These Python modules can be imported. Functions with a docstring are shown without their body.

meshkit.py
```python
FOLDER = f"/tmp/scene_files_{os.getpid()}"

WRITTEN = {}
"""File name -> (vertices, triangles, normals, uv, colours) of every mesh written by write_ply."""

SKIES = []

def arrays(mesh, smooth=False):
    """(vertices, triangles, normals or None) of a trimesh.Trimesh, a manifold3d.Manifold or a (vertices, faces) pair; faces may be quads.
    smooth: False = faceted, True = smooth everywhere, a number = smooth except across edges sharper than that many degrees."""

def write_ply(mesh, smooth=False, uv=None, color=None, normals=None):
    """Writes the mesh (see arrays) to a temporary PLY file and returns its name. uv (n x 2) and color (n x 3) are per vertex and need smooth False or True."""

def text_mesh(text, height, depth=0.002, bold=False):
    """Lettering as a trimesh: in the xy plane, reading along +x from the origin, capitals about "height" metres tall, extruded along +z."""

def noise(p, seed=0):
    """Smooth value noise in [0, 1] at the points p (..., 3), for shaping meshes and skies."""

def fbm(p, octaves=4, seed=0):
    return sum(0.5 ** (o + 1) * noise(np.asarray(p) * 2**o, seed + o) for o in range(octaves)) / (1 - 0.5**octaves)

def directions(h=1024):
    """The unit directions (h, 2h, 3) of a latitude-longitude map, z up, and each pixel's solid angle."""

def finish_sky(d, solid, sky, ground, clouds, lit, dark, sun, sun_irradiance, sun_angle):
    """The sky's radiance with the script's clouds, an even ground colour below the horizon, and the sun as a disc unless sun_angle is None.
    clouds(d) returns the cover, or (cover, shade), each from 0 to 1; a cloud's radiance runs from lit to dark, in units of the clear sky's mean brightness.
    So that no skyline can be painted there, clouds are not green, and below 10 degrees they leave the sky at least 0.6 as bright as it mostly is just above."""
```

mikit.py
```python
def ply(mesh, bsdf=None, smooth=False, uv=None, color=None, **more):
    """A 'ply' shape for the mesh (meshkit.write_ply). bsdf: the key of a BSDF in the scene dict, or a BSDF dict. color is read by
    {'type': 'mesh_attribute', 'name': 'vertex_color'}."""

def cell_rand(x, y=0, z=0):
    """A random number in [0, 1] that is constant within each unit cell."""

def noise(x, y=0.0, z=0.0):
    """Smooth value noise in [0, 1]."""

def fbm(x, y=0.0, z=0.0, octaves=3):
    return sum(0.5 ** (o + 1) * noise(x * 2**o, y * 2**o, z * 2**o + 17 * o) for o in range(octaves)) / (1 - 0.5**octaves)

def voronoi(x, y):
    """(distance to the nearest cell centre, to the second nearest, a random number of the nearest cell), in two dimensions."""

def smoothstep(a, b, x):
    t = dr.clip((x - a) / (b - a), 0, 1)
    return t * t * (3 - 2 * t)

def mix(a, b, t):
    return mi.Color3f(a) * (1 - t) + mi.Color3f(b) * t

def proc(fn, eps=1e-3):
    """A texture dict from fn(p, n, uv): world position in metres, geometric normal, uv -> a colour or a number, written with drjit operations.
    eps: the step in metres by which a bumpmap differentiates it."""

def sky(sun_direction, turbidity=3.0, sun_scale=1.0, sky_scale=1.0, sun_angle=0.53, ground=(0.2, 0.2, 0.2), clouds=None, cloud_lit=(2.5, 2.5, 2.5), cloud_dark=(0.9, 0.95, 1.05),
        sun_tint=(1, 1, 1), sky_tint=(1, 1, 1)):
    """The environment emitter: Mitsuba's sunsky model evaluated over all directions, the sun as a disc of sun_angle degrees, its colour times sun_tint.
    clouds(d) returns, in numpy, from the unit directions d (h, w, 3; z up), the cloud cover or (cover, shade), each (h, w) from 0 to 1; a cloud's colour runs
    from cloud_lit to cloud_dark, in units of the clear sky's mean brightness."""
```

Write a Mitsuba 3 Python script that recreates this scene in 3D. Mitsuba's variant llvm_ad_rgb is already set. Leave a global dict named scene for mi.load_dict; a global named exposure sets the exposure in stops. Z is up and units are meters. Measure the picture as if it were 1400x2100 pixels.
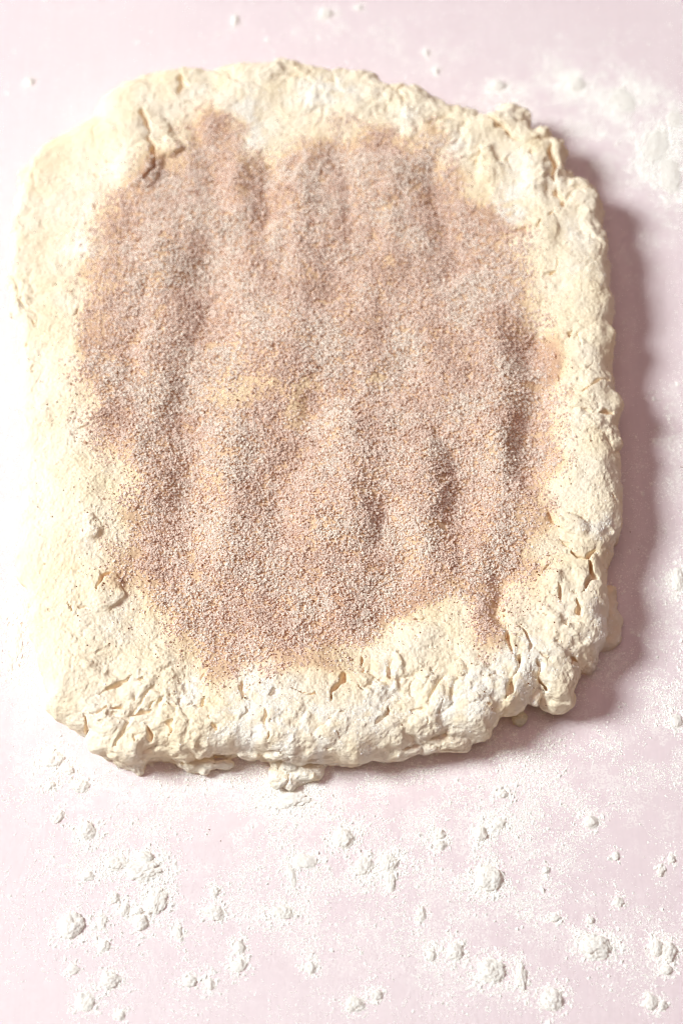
import math
import numpy as np
import trimesh
import drjit as dr
import mitsuba as mi
from scipy.spatial import cKDTree
from scipy.ndimage import distance_transform_edt, gaussian_filter, map_coordinates
import mikit
import meshkit
from mikit import proc, noise, fbm, smoothstep, mix, voronoi

T = mi.ScalarTransform4f
MM = 0.001
scene, labels = {}, {}

# ---------------------------------------------------------------- camera, lamps, exposure
ELEV, DIST, VFOV = math.radians(63.0), 0.728, 26.0
eye = [0.0, -DIST * math.cos(ELEV), DIST * math.sin(ELEV)]
scene['camera'] = {'type': 'thinlens', 'fov': VFOV, 'fov_axis': 'y', 'near_clip': 0.05, 'far_clip': 10.0,
                   'aperture_radius': 0.0054, 'focus_distance': 0.690,
                   'to_world': T().look_at(origin=eye, target=[0, 0, 0], up=[0, 0, 1])}
KEY_AZ, KEY_EL, KEY_DIST, KEY_R, KEY_L = math.radians(177.0), math.radians(43.5), 2.10, 0.38, 43.5
key = [KEY_DIST * math.cos(KEY_EL) * math.cos(KEY_AZ), KEY_DIST * math.cos(KEY_EL) * math.sin(KEY_AZ), KEY_DIST * math.sin(KEY_EL)]
scene['studio_lamp'] = {'type': 'disk', 'to_world': T().look_at(origin=key, target=[0, 0.03, 0], up=[0, 0, 1]).scale(KEY_R),
                        'emitter': {'type': 'area', 'radiance': {'type': 'rgb', 'value': [KEY_L, KEY_L * 1.105, KEY_L * 1.11]}}}
labels['studio_lamp'] = {'label': 'round studio lamp to the upper left of the dough, out of the frame', 'category': 'lamp'}
FILL = 1.22  # unseen overhead panel added as fill, tinted warm to colour the shadows
scene['overhead_fill'] = {'type': 'rectangle', 'to_world': T().translate([0.1, 0.1, 1.7]).rotate([1, 0, 0], 180).scale(0.85),
                             'emitter': {'type': 'area', 'radiance': {'type': 'rgb', 'value': [FILL, FILL * .72, FILL * .70]}}}
labels['overhead_fill'] = {'label': 'unseen wide warm softbox hanging high above the pink surface, out of the frame', 'category': 'fill_light'}
exposure = 0.0

# ---------------------------------------------------------------- measurements, in millimetres on the table (x right, y away)
OUTLINE_ROWS = [
    ((-83.3,158.5),(-79.2,163.2),(-74.1,166.0),(-66.3,168.8),(-55.9,171.0),(-49.0,171.7),(-38.5,172.1),(-28.0,174.1)),
    ((-19.3,174.7),(-10.5,173.0),(-3.5,169.9),(3.5,169.5),(12.2,168.6),(16.5,163.9),(22.6,163.4),(31.2,159.1)),
    ((39.9,155.9),(49.3,151.6),(53.6,151.4),(58.0,154.4),(65.6,149.5),(68.8,144.2),(77.3,139.9),(79.1,135.7)),
    ((78.4,128.4),(80.2,122.2),(84.9,122.0),(89.0,117.5),(90.7,111.4),(90.0,101.2),(91.5,95.2),(91.4,85.3)),
    ((91.2,77.4),(91.7,69.7),(89.9,55.3),(90.1,43.0),(91.6,35.5),(91.4,26.3),(90.2,19.9),(91.0,14.4)),
    ((90.6,6.3),(90.2,-7.9),(88.4,-14.9),(86.2,-21.8),(84.7,-25.6),(84.0,-34.1),(83.2,-42.6),(82.4,-50.1)),
    ((79.9,-56.0),(74.8,-60.9),(73.1,-65.1),(71.6,-70.0),(70.1,-72.6),(66.6,-72.4),(63.4,-70.0),(60.8,-67.5)),
    ((57.6,-71.6),(54.4,-74.9),(51.7,-76.5),(49.3,-76.1),(48.0,-78.8),(43.7,-82.2),(37.7,-83.0),(30.2,-83.8)),
    ((24.1,-85.9),(15.1,-88.3),(6.0,-89.7),(-3.0,-90.4),(-9.0,-90.7),(-16.5,-90.1),(-22.6,-89.4),(-27.1,-87.9)),
    ((-31.6,-87.1),(-35.8,-87.2),(-39.1,-89.8),(-45.1,-89.8),(-49.6,-88.7),(-55.0,-87.1),(-59.3,-87.2),(-61.1,-90.6)),
    ((-64.6,-91.0),(-68.4,-89.4),(-73.8,-86.9),(-75.4,-84.5),(-78.3,-81.6),(-82.2,-79.7),(-87.6,-76.1),(-90.2,-73.6)),
    ((-93.0,-65.5),(-94.8,-57.3),(-96.5,-45.7),(-97.3,-37.2),(-98.6,-32.1),(-100.5,-27.0),(-101.7,-21.8),(-101.6,-14.9)),
    ((-101.3,-4.3),(-101.5,4.5),(-102.6,20.8),(-103.8,43.0),(-106.3,58.1),(-109.5,71.6),(-111.2,85.3),(-111.8,97.2)),
    ((-112.4,103.3),(-111.0,117.5),(-109.7,125.7),(-105.2,134.1),(-97.9,141.4),(-91.3,145.2),(-87.0,149.7)),
]
STROKES = [
    (((-42.9,88.6),(-44.0,65.3),(-47.4,42.6),(-49.9,20.5),(-50.1,0.9),(-48.0,-14.9)),8.4,-3.9),
    (((-65.8,80.7),(-67.4,61.4),(-69.1,42.6)),4.0,-1.2),
    (((-11.9,29.7),(-13.9,13.3),(-18.0,1.7),(-21.7,-14.9)),7.4,-2.9),
    (((0.0,133.1),(0.8,120.7),(2.5,106.5)),4.4,-2.0),
    (((-26.2,126.9),(-26.8,112.6),(-27.5,100.5)),4.4,-1.9),
    (((33.8,124.8),(34.4,112.6),(35.7,98.5),(36.2,80.7)),5.0,-2.0),
    (((-49.5,143.6),(-46.5,126.9),(-43.6,112.6)),4.0,-1.6),
    (((17.8,-11.4),(16.2,-23.5),(13.8,-35.4)),7.0,-2.8),
    (((41.7,11.5),(40.6,-0.9),(42.7,-11.4)),7.0,-2.8),
    (((31.8,24.2),(36.2,11.5)),4.0,-1.8),
    (((64.4,55.7),(65.0,37.0),(63.7,20.5),(61.2,6.2)),7.0,-4.0),
    (((-9.1,-50.4),(3.0,-55.4),(12.1,-47.1)),6.0,-2.4),
    (((50.5,-32.0),(49.3,-45.5)),4.0,-2.6),
    (((13.1,69.1),(16.1,50.1),(14.4,35.2)),6.0,-1.0),
    (((-33.3,-52.1),(-27.1,-58.7)),6.0,-1.6),
    (((0.0,96.5),(0.0,73.0)),5.0,-0.8),
    (((-62.8,88.6),(-60.3,65.3),(-61.3,42.6),(-62.0,16.9),(-59.6,-2.7)),6.0,1.6),
    (((-15.1,112.6),(-14.0,88.6),(-16.3,63.3),(-22.5,42.6)),7.0,1.4),
    (((15.2,126.9),(16.7,108.5),(19.0,88.6)),5.0,1.6),
    (((1.6,16.9),(3.1,2.6),(2.3,-9.7)),10.0,2.8),
    (((26.4,6.2),(27.6,-11.4),(27.7,-23.5)),7.0,2.4),
    (((-37.2,126.9),(-36.8,108.5)),4.0,1.6),
    (((-11.8,129.0),(-12.6,112.6)),4.0,1.4),
    (((48.9,65.3),(52.9,38.9),(52.2,16.9)),6.5,1.6),
    (((-36.2,11.5),(-34.2,-7.9),(-35.3,-26.9)),6.0,1.3),
    (((-9.3,-11.4),(-7.7,-26.9)),6.0,1.2),
    (((48.1,-11.4),(46.1,-25.2)),5.0,1.4),
    (((-21.3,-42.1),(0.0,-58.7)),8.0,-0.8),
    (((24.2,-50.4),(34.5,-61.9),(41.8,-71.6)),13.0,1.2),
    (((-93.3,73.0),(-90.1,16.9),(-85.0,-18.4)),9.0,0.7),
    (((-69.6,-50.4),(-55.6,-61.9)),10.0,0.6),
    (((79.1,84.6),(80.3,42.6),(80.6,16.9),(78.0,-2.7)),7.0,1.2),
    (((-72.9,133.1),(-76.8,143.6)),6.0,1.6),
    (((-37.8,156.3),(-17.2,158.4),(3.4,152.0)),7.0,0.9),
]
CRACKS = [
    (((-71.0,148.9),(-68.9,142.5),(-67.1,136.7),(-65.9,130.8),(-66.0,125.2),(-67.6,122.6)),1.2,4.0),
    (((-67.2,125.0),(-68.4,121.3)),1.2,3.5),
    (((-56.8,163.2),(-58.2,154.6)),1.4,3.0),
    (((-74.1,150.2),(-72.0,149.0)),0.9,2.0),
    (((-60.3,141.8),(-60.5,138.9)),0.8,2.4),
    (((-85.3,123.5),(-83.8,121.0)),0.7,1.6),
    (((-43.9,121.4),(-43.1,119.0)),0.9,2.0),
    (((-42.7,75.5),(-44.1,69.7)),1.4,1.8),
    (((49.1,149.9),(53.3,144.8),(58.2,139.9),(61.9,137.2)),1.6,4.5),
    (((58.7,134.6),(59.3,128.3),(58.9,124.2)),1.2,2.6),
    (((64.9,132.1),(66.2,130.0)),1.3,2.0),
    (((73.4,136.1),(72.7,127.7),(73.8,118.5),(75.7,111.3),(74.3,105.2)),1.9,5.5),
    (((71.2,105.6),(72.4,106.6)),1.0,4.0),
    (((59.6,99.2),(62.5,101.2),(64.0,97.2)),1.1,2.2),
    (((66.7,101.2),(68.1,102.8)),0.8,2.0),
    (((76.3,58.2),(76.7,55.2)),1.5,5.0),
    (((70.9,53.3),(71.4,50.3)),1.3,4.0),
    (((71.6,44.1),(71.0,40.4)),0.9,2.5),
    (((78.5,35.2),(82.6,37.3),(88.1,39.5)),0.7,3.0),
    (((84.0,27.7),(88.4,27.4)),1.4,4.0),
    (((77.4,28.6),(82.9,27.1)),0.7,2.0),
    (((81.2,43.2),(83.0,46.0)),0.6,1.8),
    (((71.6,81.4),(72.7,87.7)),0.7,1.6),
    (((67.5,82.2),(72.4,81.0)),0.6,1.6),
    (((79.4,11.2),(78.1,9.9)),0.9,2.5),
    (((65.4,-7.4),(66.5,-10.6),(68.6,-13.5)),0.9,2.6),
    (((68.2,-16.1),(71.1,-19.2),(72.8,-22.2)),1.0,3.0),
    (((71.9,-22.9),(74.1,-25.5),(76.5,-26.8)),1.4,5.0),
    (((76.6,-26.4),(78.6,-23.8),(81.2,-21.6)),1.8,7.0),
    (((78.0,-26.2),(78.6,-31.4),(76.8,-36.5),(74.9,-37.8)),1.3,6.0),
    (((74.7,-38.7),(71.2,-38.2)),0.8,3.0),
    (((68.2,-35.3),(69.1,-37.8),(68.4,-41.2)),0.7,2.5),
    (((86.3,-2.7),(87.0,-4.1)),0.8,2.0),
    (((50.9,-45.3),(53.2,-46.7)),1.0,3.0),
    (((52.3,-47.2),(50.9,-51.2),(51.1,-55.8),(52.8,-59.8)),1.1,4.0),
    (((53.3,-59.0),(54.8,-60.3)),1.8,6.0),
    (((55.5,-57.3),(54.4,-63.0),(52.7,-67.9),(51.3,-72.8)),2.0,7.0),
    (((50.0,-57.3),(52.7,-60.1)),1.3,5.0),
    (((56.2,-49.9),(58.2,-54.5),(57.8,-58.1)),0.9,3.0),
    (((61.5,-58.9),(63.3,-61.1)),0.7,2.6),
    (((66.4,-52.5),(68.1,-54.2)),0.8,3.0),
    (((69.7,-48.3),(70.7,-49.4)),1.1,4.0),
    (((60.3,-61.2),(61.5,-63.2),(60.5,-65.5)),1.5,6.0),
    (((60.7,-65.1),(62.4,-69.2)),1.7,6.0),
    (((71.3,-59.8),(72.8,-60.9)),1.2,3.0),
    (((61.6,-43.3),(63.5,-46.3)),0.6,2.0),
    (((74.6,-41.1),(75.2,-47.8)),1.2,5.0),
    (((-79.9,-81.6),(-78.4,-79.7),(-77.9,-77.2)),1.0,3.5),
    (((-77.8,-77.6),(-74.6,-76.4),(-72.7,-75.6)),0.8,3.0),
    (((-72.8,-76.0),(-71.6,-75.0)),1.0,4.5),
    (((-69.4,-75.3),(-66.8,-76.0)),0.9,2.5),
    (((-62.8,-78.2),(-60.4,-77.2),(-57.9,-76.4)),0.7,3.2),
    (((-54.3,-76.6),(-53.0,-75.6)),0.8,2.6),
    (((-59.1,-81.6),(-57.6,-84.0),(-56.3,-86.7)),0.9,4.0),
    (((-52.6,-80.0),(-52.6,-84.0),(-53.7,-86.4)),0.8,2.6),
    (((-68.2,-88.4),(-65.7,-85.2),(-64.3,-82.2)),1.0,2.2),
    (((-74.4,-67.7),(-73.8,-64.8)),0.6,2.0),
    (((-74.0,-70.9),(-69.6,-68.8),(-65.7,-66.4),(-64.2,-64.4)),0.8,2.0),
    (((-46.2,-76.8),(-42.5,-76.0),(-40.3,-73.5)),0.5,1.8),
    (((-39.1,-82.7),(-37.5,-85.6)),0.9,3.0),
    (((-40.5,-80.1),(-39.2,-82.3)),0.6,2.0),
    (((-78.6,-37.0),(-75.8,-33.2),(-71.8,-31.6)),0.6,1.8),
    (((-85.7,-41.3),(-84.9,-43.3)),0.9,3.0),
    (((-84.9,-28.2),(-83.7,-29.9)),1.0,2.2),
    (((-78.6,-29.9),(-77.7,-30.2)),0.9,1.8),
    (((-94.2,-26.1),(-93.6,-26.4)),0.9,1.6),
    (((-92.1,-42.5),(-90.6,-43.0)),0.7,1.4),
    (((-102.8,40.4),(-96.3,40.0)),0.35,1.0),
    (((-105.7,54.1),(-104.6,55.1)),1.0,2.0),
    (((-104.4,65.9),(-103.2,62.1)),0.8,2.0),
    (((-58.8,-58.2),(-56.6,-56.6)),0.6,1.4),
    (((-48.7,-68.0),(-46.4,-67.2)),0.6,1.4),
    (((-15.9,-70.1),(-12.0,-71.2),(-8.7,-71.2)),0.6,2.6),
    (((-19.5,-69.2),(-20.6,-72.1)),1.2,2.6),
    (((-17.3,-76.9),(-16.7,-78.2)),0.9,2.6),
    (((-2.5,-71.6),(-1.5,-68.9),(0.0,-66.4)),1.9,5.0),
    (((-3.3,-74.8),(-2.7,-72.4)),1.0,3.5),
    (((5.7,-58.9),(5.4,-61.8)),0.8,3.2),
    (((4.9,-70.3),(6.7,-71.5),(8.5,-73.3)),0.5,2.2),
    (((13.4,-75.3),(14.9,-75.0)),0.8,2.6),
    (((11.6,-81.3),(14.2,-78.4),(14.9,-75.6)),0.8,3.0),
    (((6.3,-61.8),(5.7,-64.1)),0.6,2.0),
    (((15.1,-58.2),(14.6,-63.9)),1.2,2.2),
    (((-30.3,-67.6),(-30.5,-72.4),(-29.5,-77.6),(-31.2,-83.6)),0.7,2.6),
    (((-21.9,-77.6),(-22.0,-81.6),(-23.0,-85.6)),1.0,2.6),
    (((-28.4,-72.8),(-28.6,-74.8)),0.7,2.0),
    (((-1.5,-84.8),(0.0,-85.8)),0.6,1.8),
    (((29.8,-78.0),(31.6,-75.6),(32.3,-73.4)),0.8,2.0),
    (((22.4,-77.2),(25.3,-77.6)),0.6,1.8),
    (((36.0,-65.6),(37.5,-66.4),(37.1,-68.0)),0.5,1.4),
    (((45.1,-65.6),(47.8,-64.3),(49.8,-66.6)),0.6,1.8),
    (((22.1,-43.7),(27.4,-44.2),(32.0,-43.3)),0.5,1.6),
    (((22.7,-50.0),(24.5,-52.5)),0.5,1.4),
    (((44.9,-75.6),(46.4,-76.1)),0.6,1.8),
    (((30.6,-76.8),(29.1,-79.2)),0.7,2.0),
]
LUMPS = [
    (83.8,111.7,13,6.0,9.0,6.5,10,0.15),
    (69.7,98.5,16,6.5,8.0,4.2,0,0.1),
    (85.1,95.9,14,6.0,9.0,5.0,0,0.3),
    (84.8,32.1,14,8.0,6.0,5.0,-10,0.2),
    (73.2,-14.0,18,5.2,3.6,2.6,-30,0.15),
    (75.9,-16.1,18,3.0,2.2,1.8,-60,0.3),
    (68.6,121.5,15,7.0,12.0,5.2,12,0.4),
    (69.4,139.5,14,5.0,4.0,4.0,0,0.3),
    (75.4,134.8,11,5.0,7.0,4.0,0,0.3),
    (61.3,151.0,12,7.0,5.0,4.5,-20,0.4),
    (-71.2,128.3,17,8.0,11.0,3.0,20,0.2),
    (-63.2,140.9,17,6.0,5.0,3.0,-40,0.2),
    (-60.3,133.8,18,5.0,4.0,2.0,0,0.2),
    (-68.9,153.3,16,6.0,4.0,3.0,0,0.4),
    (-77.7,152.6,14,7.0,6.0,4.0,0,0.3),
    (-9.5,155.4,16,7.0,5.5,3.6,0,0.4),
    (-16.5,166.6,14,8.0,5.0,4.0,0,0.3),
    (-49.2,157.5,16,5.0,6.0,3.0,0,0.3),
    (11.2,152.5,17,6.0,5.0,3.0,0,0.4),
    (23.1,143.0,17,3.5,9.0,2.8,5,0.3),
    (44.5,140.2,15,4.0,9.0,3.8,15,0.3),
    (50.8,126.3,17,4.0,9.0,2.4,10,0.3),
    (84.5,75.5,15,6.5,9.0,5.0,0,0.3),
    (84.8,56.9,14,7.0,8.0,5.2,0,0.3),
    (86.2,20.2,13,6.0,9.0,5.0,0,0.3),
    (84.8,-4.9,13,5.5,12.0,5.0,5,0.3),
    (69.0,-34.5,17,7.0,5.0,3.0,-30,0.6),
    (65.4,-46.2,17,4.6,3.6,3.0,0,0.4),
    (59.3,-47.9,17,5.0,4.0,2.2,-30,0.3),
    (69.9,-49.1,16,4.0,3.6,3.0,0,0.8),
    (75.6,-50.7,12,6.0,9.0,5.0,0,0.8),
    (65.1,-56.5,16,5.6,4.6,3.6,0,0.7),
    (74.5,-32.3,16,3.4,6.0,3.4,-25,0.7),
    (56.0,-51.5,14,3.4,4.6,3.0,25,0.5),
    (56.7,-56.1,13,3.2,2.4,3.0,0,0.9),
    (60.5,-60.6,14,3.6,2.2,2.6,-25,0.9),
    (67.0,-63.5,13,5.0,4.0,4.0,0,0.5),
    (67.5,-69.1,8,6.0,5.0,5.0,0,0.7),
    (57.5,-65.1,11,3.6,8.0,3.2,15,0.7),
    (62.6,-66.3,4,4.0,4.0,4.0,0,0.7),
    (37.5,-67.6,17,12.0,8.0,2.4,0,0.1),
    (42.7,-74.4,14,8.0,6.0,4.0,0,0.4),
    (18.0,-63.1,18,1.4,5.0,2.2,12,0.2),
    (16.5,-66.4,18,3.0,3.0,1.6,0,0.2),
    (15.0,-81.7,12,8.0,4.0,4.0,15,0.3),
    (25.4,-80.4,13,8.0,4.0,3.6,10,0.5),
    (6.0,-78.0,15,6.0,5.0,3.0,0,0.4),
    (-1.5,-80.8,14,8.0,5.0,3.6,0,0.5),
    (-14.9,-79.2,14,6.0,6.0,4.0,0,0.4),
    (-26.9,-78.0,15,4.6,6.5,3.4,20,0.7),
    (-32.9,-81.2,13,6.0,5.0,3.6,0,0.5),
    (-44.8,-82.0,13,7.0,5.0,4.0,-20,0.3),
    (-55.2,-78.4,16,3.6,5.0,2.6,-25,0.3),
    (-60.4,-84.8,12,4.0,4.5,4.0,0,0.4),
    (-68.7,-80.8,14,7.0,6.5,4.4,30,0.3),
    (-74.1,-84.9,10,5.0,4.0,4.0,0,0.4),
    (-55.3,-71.2,18,8.0,5.0,1.6,0,0.2),
    (-71.2,-67.2,18,8.0,3.5,1.6,-25,0.2),
    (-80.9,-73.2,15,6.0,4.5,3.0,-30,0.4),
    (-74.1,-36.6,18,8.0,6.0,1.7,-40,0.1),
    (-78.9,-16.6,19,2.6,2.0,1.2,0,0.1),
    (-79.9,-11.4,19,1.6,1.4,1.0,0,0.1),
    (-12.0,-87.3,8,18.0,3.4,5.0,0,0.4),
    (22.5,-84.9,8,20.0,3.6,5.0,8,0.4),
    (-14.8,-90.4,1.5,9.5,7.5,4.4,0,0.35),
    (-63.3,-89.0,2,2.6,2.6,4.0,0,0.8),
    (-42.2,-88.8,3,7.0,2.6,3.4,0,0.6),
    (84.8,-38.6,2,4.6,10.0,4.6,10,0.6),
    (83.5,-45.4,2,4.4,5.0,4.0,0,0.6),
]
SUGAR_ROWS = [
    ((-51.2,141.8),(-44.5,147.5),(-39.2,140.1),(-33.9,127.6),(-23.7,127.6),(-10.2,135.9),(-3.4,141.8),(6.8,139.7)),
    ((17.0,137.0),(23.8,133.8),(30.7,140.1),(34.7,129.7),(43.6,113.3),(51.8,105.2),(59.7,93.2),(63.4,81.4)),
    ((63.6,65.9),(65.4,50.7),(67.6,35.8),(68.2,21.1),(65.2,6.7),(63.1,-7.4),(58.6,-23.0),(57.5,-33.2)),
    ((52.6,-41.7),(48.4,-53.3),(43.1,-51.6),(39.7,-39.1),(30.6,-35.8),(22.1,-39.1),(17.5,-46.7),(7.6,-53.3)),
    ((-1.5,-59.0),(-9.0,-57.4),(-21.1,-59.9),(-31.5,-64.8),(-39.1,-61.5),(-48.5,-50.0),(-56.4,-41.7),(-66.0,-31.6)),
    ((-69.6,-19.6),(-67.9,-3.9),(-69.3,10.3),(-79.3,21.1),(-81.7,35.8),(-85.6,50.7),(-84.2,69.7),(-84.2,85.3)),
    ((-80.9,103.2),(-77.3,115.3),(-69.1,120.4),(-64.3,127.6),(-57.6,127.6)),
]
BARE = [
    (-15.2,29.0,4,7,0.8),
    (-22.5,38.2,5,3,0.35),
    (-33.7,35.4,9,4,0.65),
    (11.3,40.0,4,3,0.6),
    (-33.7,120.1,2,8,0.5),
    (-45.9,15.9,4,2.5,0.55),
    (-11.2,39.1,4,3,0.8),
    (-35.2,30.8,6,6,0.4),
    (-42.6,72.3,4,8,0.2),
    (-30.2,109.9,3,6,0.3),
    (27.3,138.8,6,5,0.5),
    (6.5,66.5,6,3,0.2),
    (-35.7,57.0,5,6,0.25),
    (-32.2,43.8,7,5,0.4),
    (-52.7,132.5,5,8,0.4),
    (-23.7,128.3,4,6,0.3),
]
FLOURED = [
    (-33.4,147.2,5,9,0.9),
    (-30.7,136.7,4,6,0.6),
    (-7.8,155.7,8,6,0.9),
    (-1.7,157.8,6,4,0.6),
    (-50.1,159.3,3,3,0.7),
    (-88.9,93.9,6,5,0.9),
    (-88.4,116.0,4,8,0.5),
    (57.8,108.9,5,9,0.9),
    (60.8,122.2,5,9,0.5),
    (39.1,134.6,6,5,0.6),
    (22.2,140.9,5,6,0.4),
    (56.1,-58.6,4,4,1.0),
    (55.3,-52.9,4,5,0.6),
    (60.2,-62.7,5,3,0.9),
    (-23.3,-66.8,5,5,0.9),
    (-26.9,-74.0,7,8,0.9),
    (-29.7,-83.6,8,5,0.8),
    (-8.9,-82.0,10,6,0.8),
    (-11.9,-83.6,8,5,0.6),
    (13.5,-66.0,5,9,0.7),
    (16.5,-70.0,4,4,0.6),
    (45.0,-67.6,9,7,0.8),
    (38.8,-74.0,10,7,0.5),
    (10.4,-78.8,6,4,0.7),
    (14.8,-89.9,20,3,0.4),
    (-45.0,-68.4,3,2.5,0.8),
    (-45.6,-73.2,5,3,0.6),
    (-14.0,-98.5,8,6,0.9),
    (56.9,-69.2,4,9,0.6),
    (82.7,-49.5,6,9,0.6),
    (83.9,-13.0,5,5,0.6),
    (77.6,-15.6,4,4,0.3),
    (-61.9,-94.6,3,4,0.8),
    (29.8,-78.8,8,5,0.5),
    (69.5,-56.2,8,6,0.25),
    (79.2,82.0,6,7,0.3),
    (77.4,97.9,5,5,0.3),
    (-70.0,-46.2,4,8,0.35),
    (-77.4,-19.1,4,4,0.3),
]
STAINED = [
    (48.4,105.2,7,8,0.7),
    (-42.6,73.6,6,10,0.7),
    (-38.2,95.2,4,6,0.6),
    (69.7,54.5,4,9,0.8),
    (70.9,46.9,4,6,0.8),
    (-9.6,41.3,4,4,0.9),
    (62.9,69.7,5,5,0.6),
    (-67.5,123.5,3,6,0.9),
    (-47.5,16.6,7,5,0.4),
    (-35.3,117.4,5,8,0.5),
    (-56.9,107.2,5,5,0.5),
    (-44.3,140.1,8,8,0.4),
    (-1.5,-63.1,12,6,0.4),
    (24.4,-40.0,8,5,0.6),
    (52.0,-34.9,6,8,0.4),
    (6.1,-41.7,9,5,0.7),
    (-3.4,133.8,5,5,0.6),
    (-78.6,107.2,5,8,0.4),
    (-84.0,50.7,4,14,0.4),
    (-31.9,32.1,12,9,0.35),
    (-17.5,26.6,5,8,0.3),
]
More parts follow.
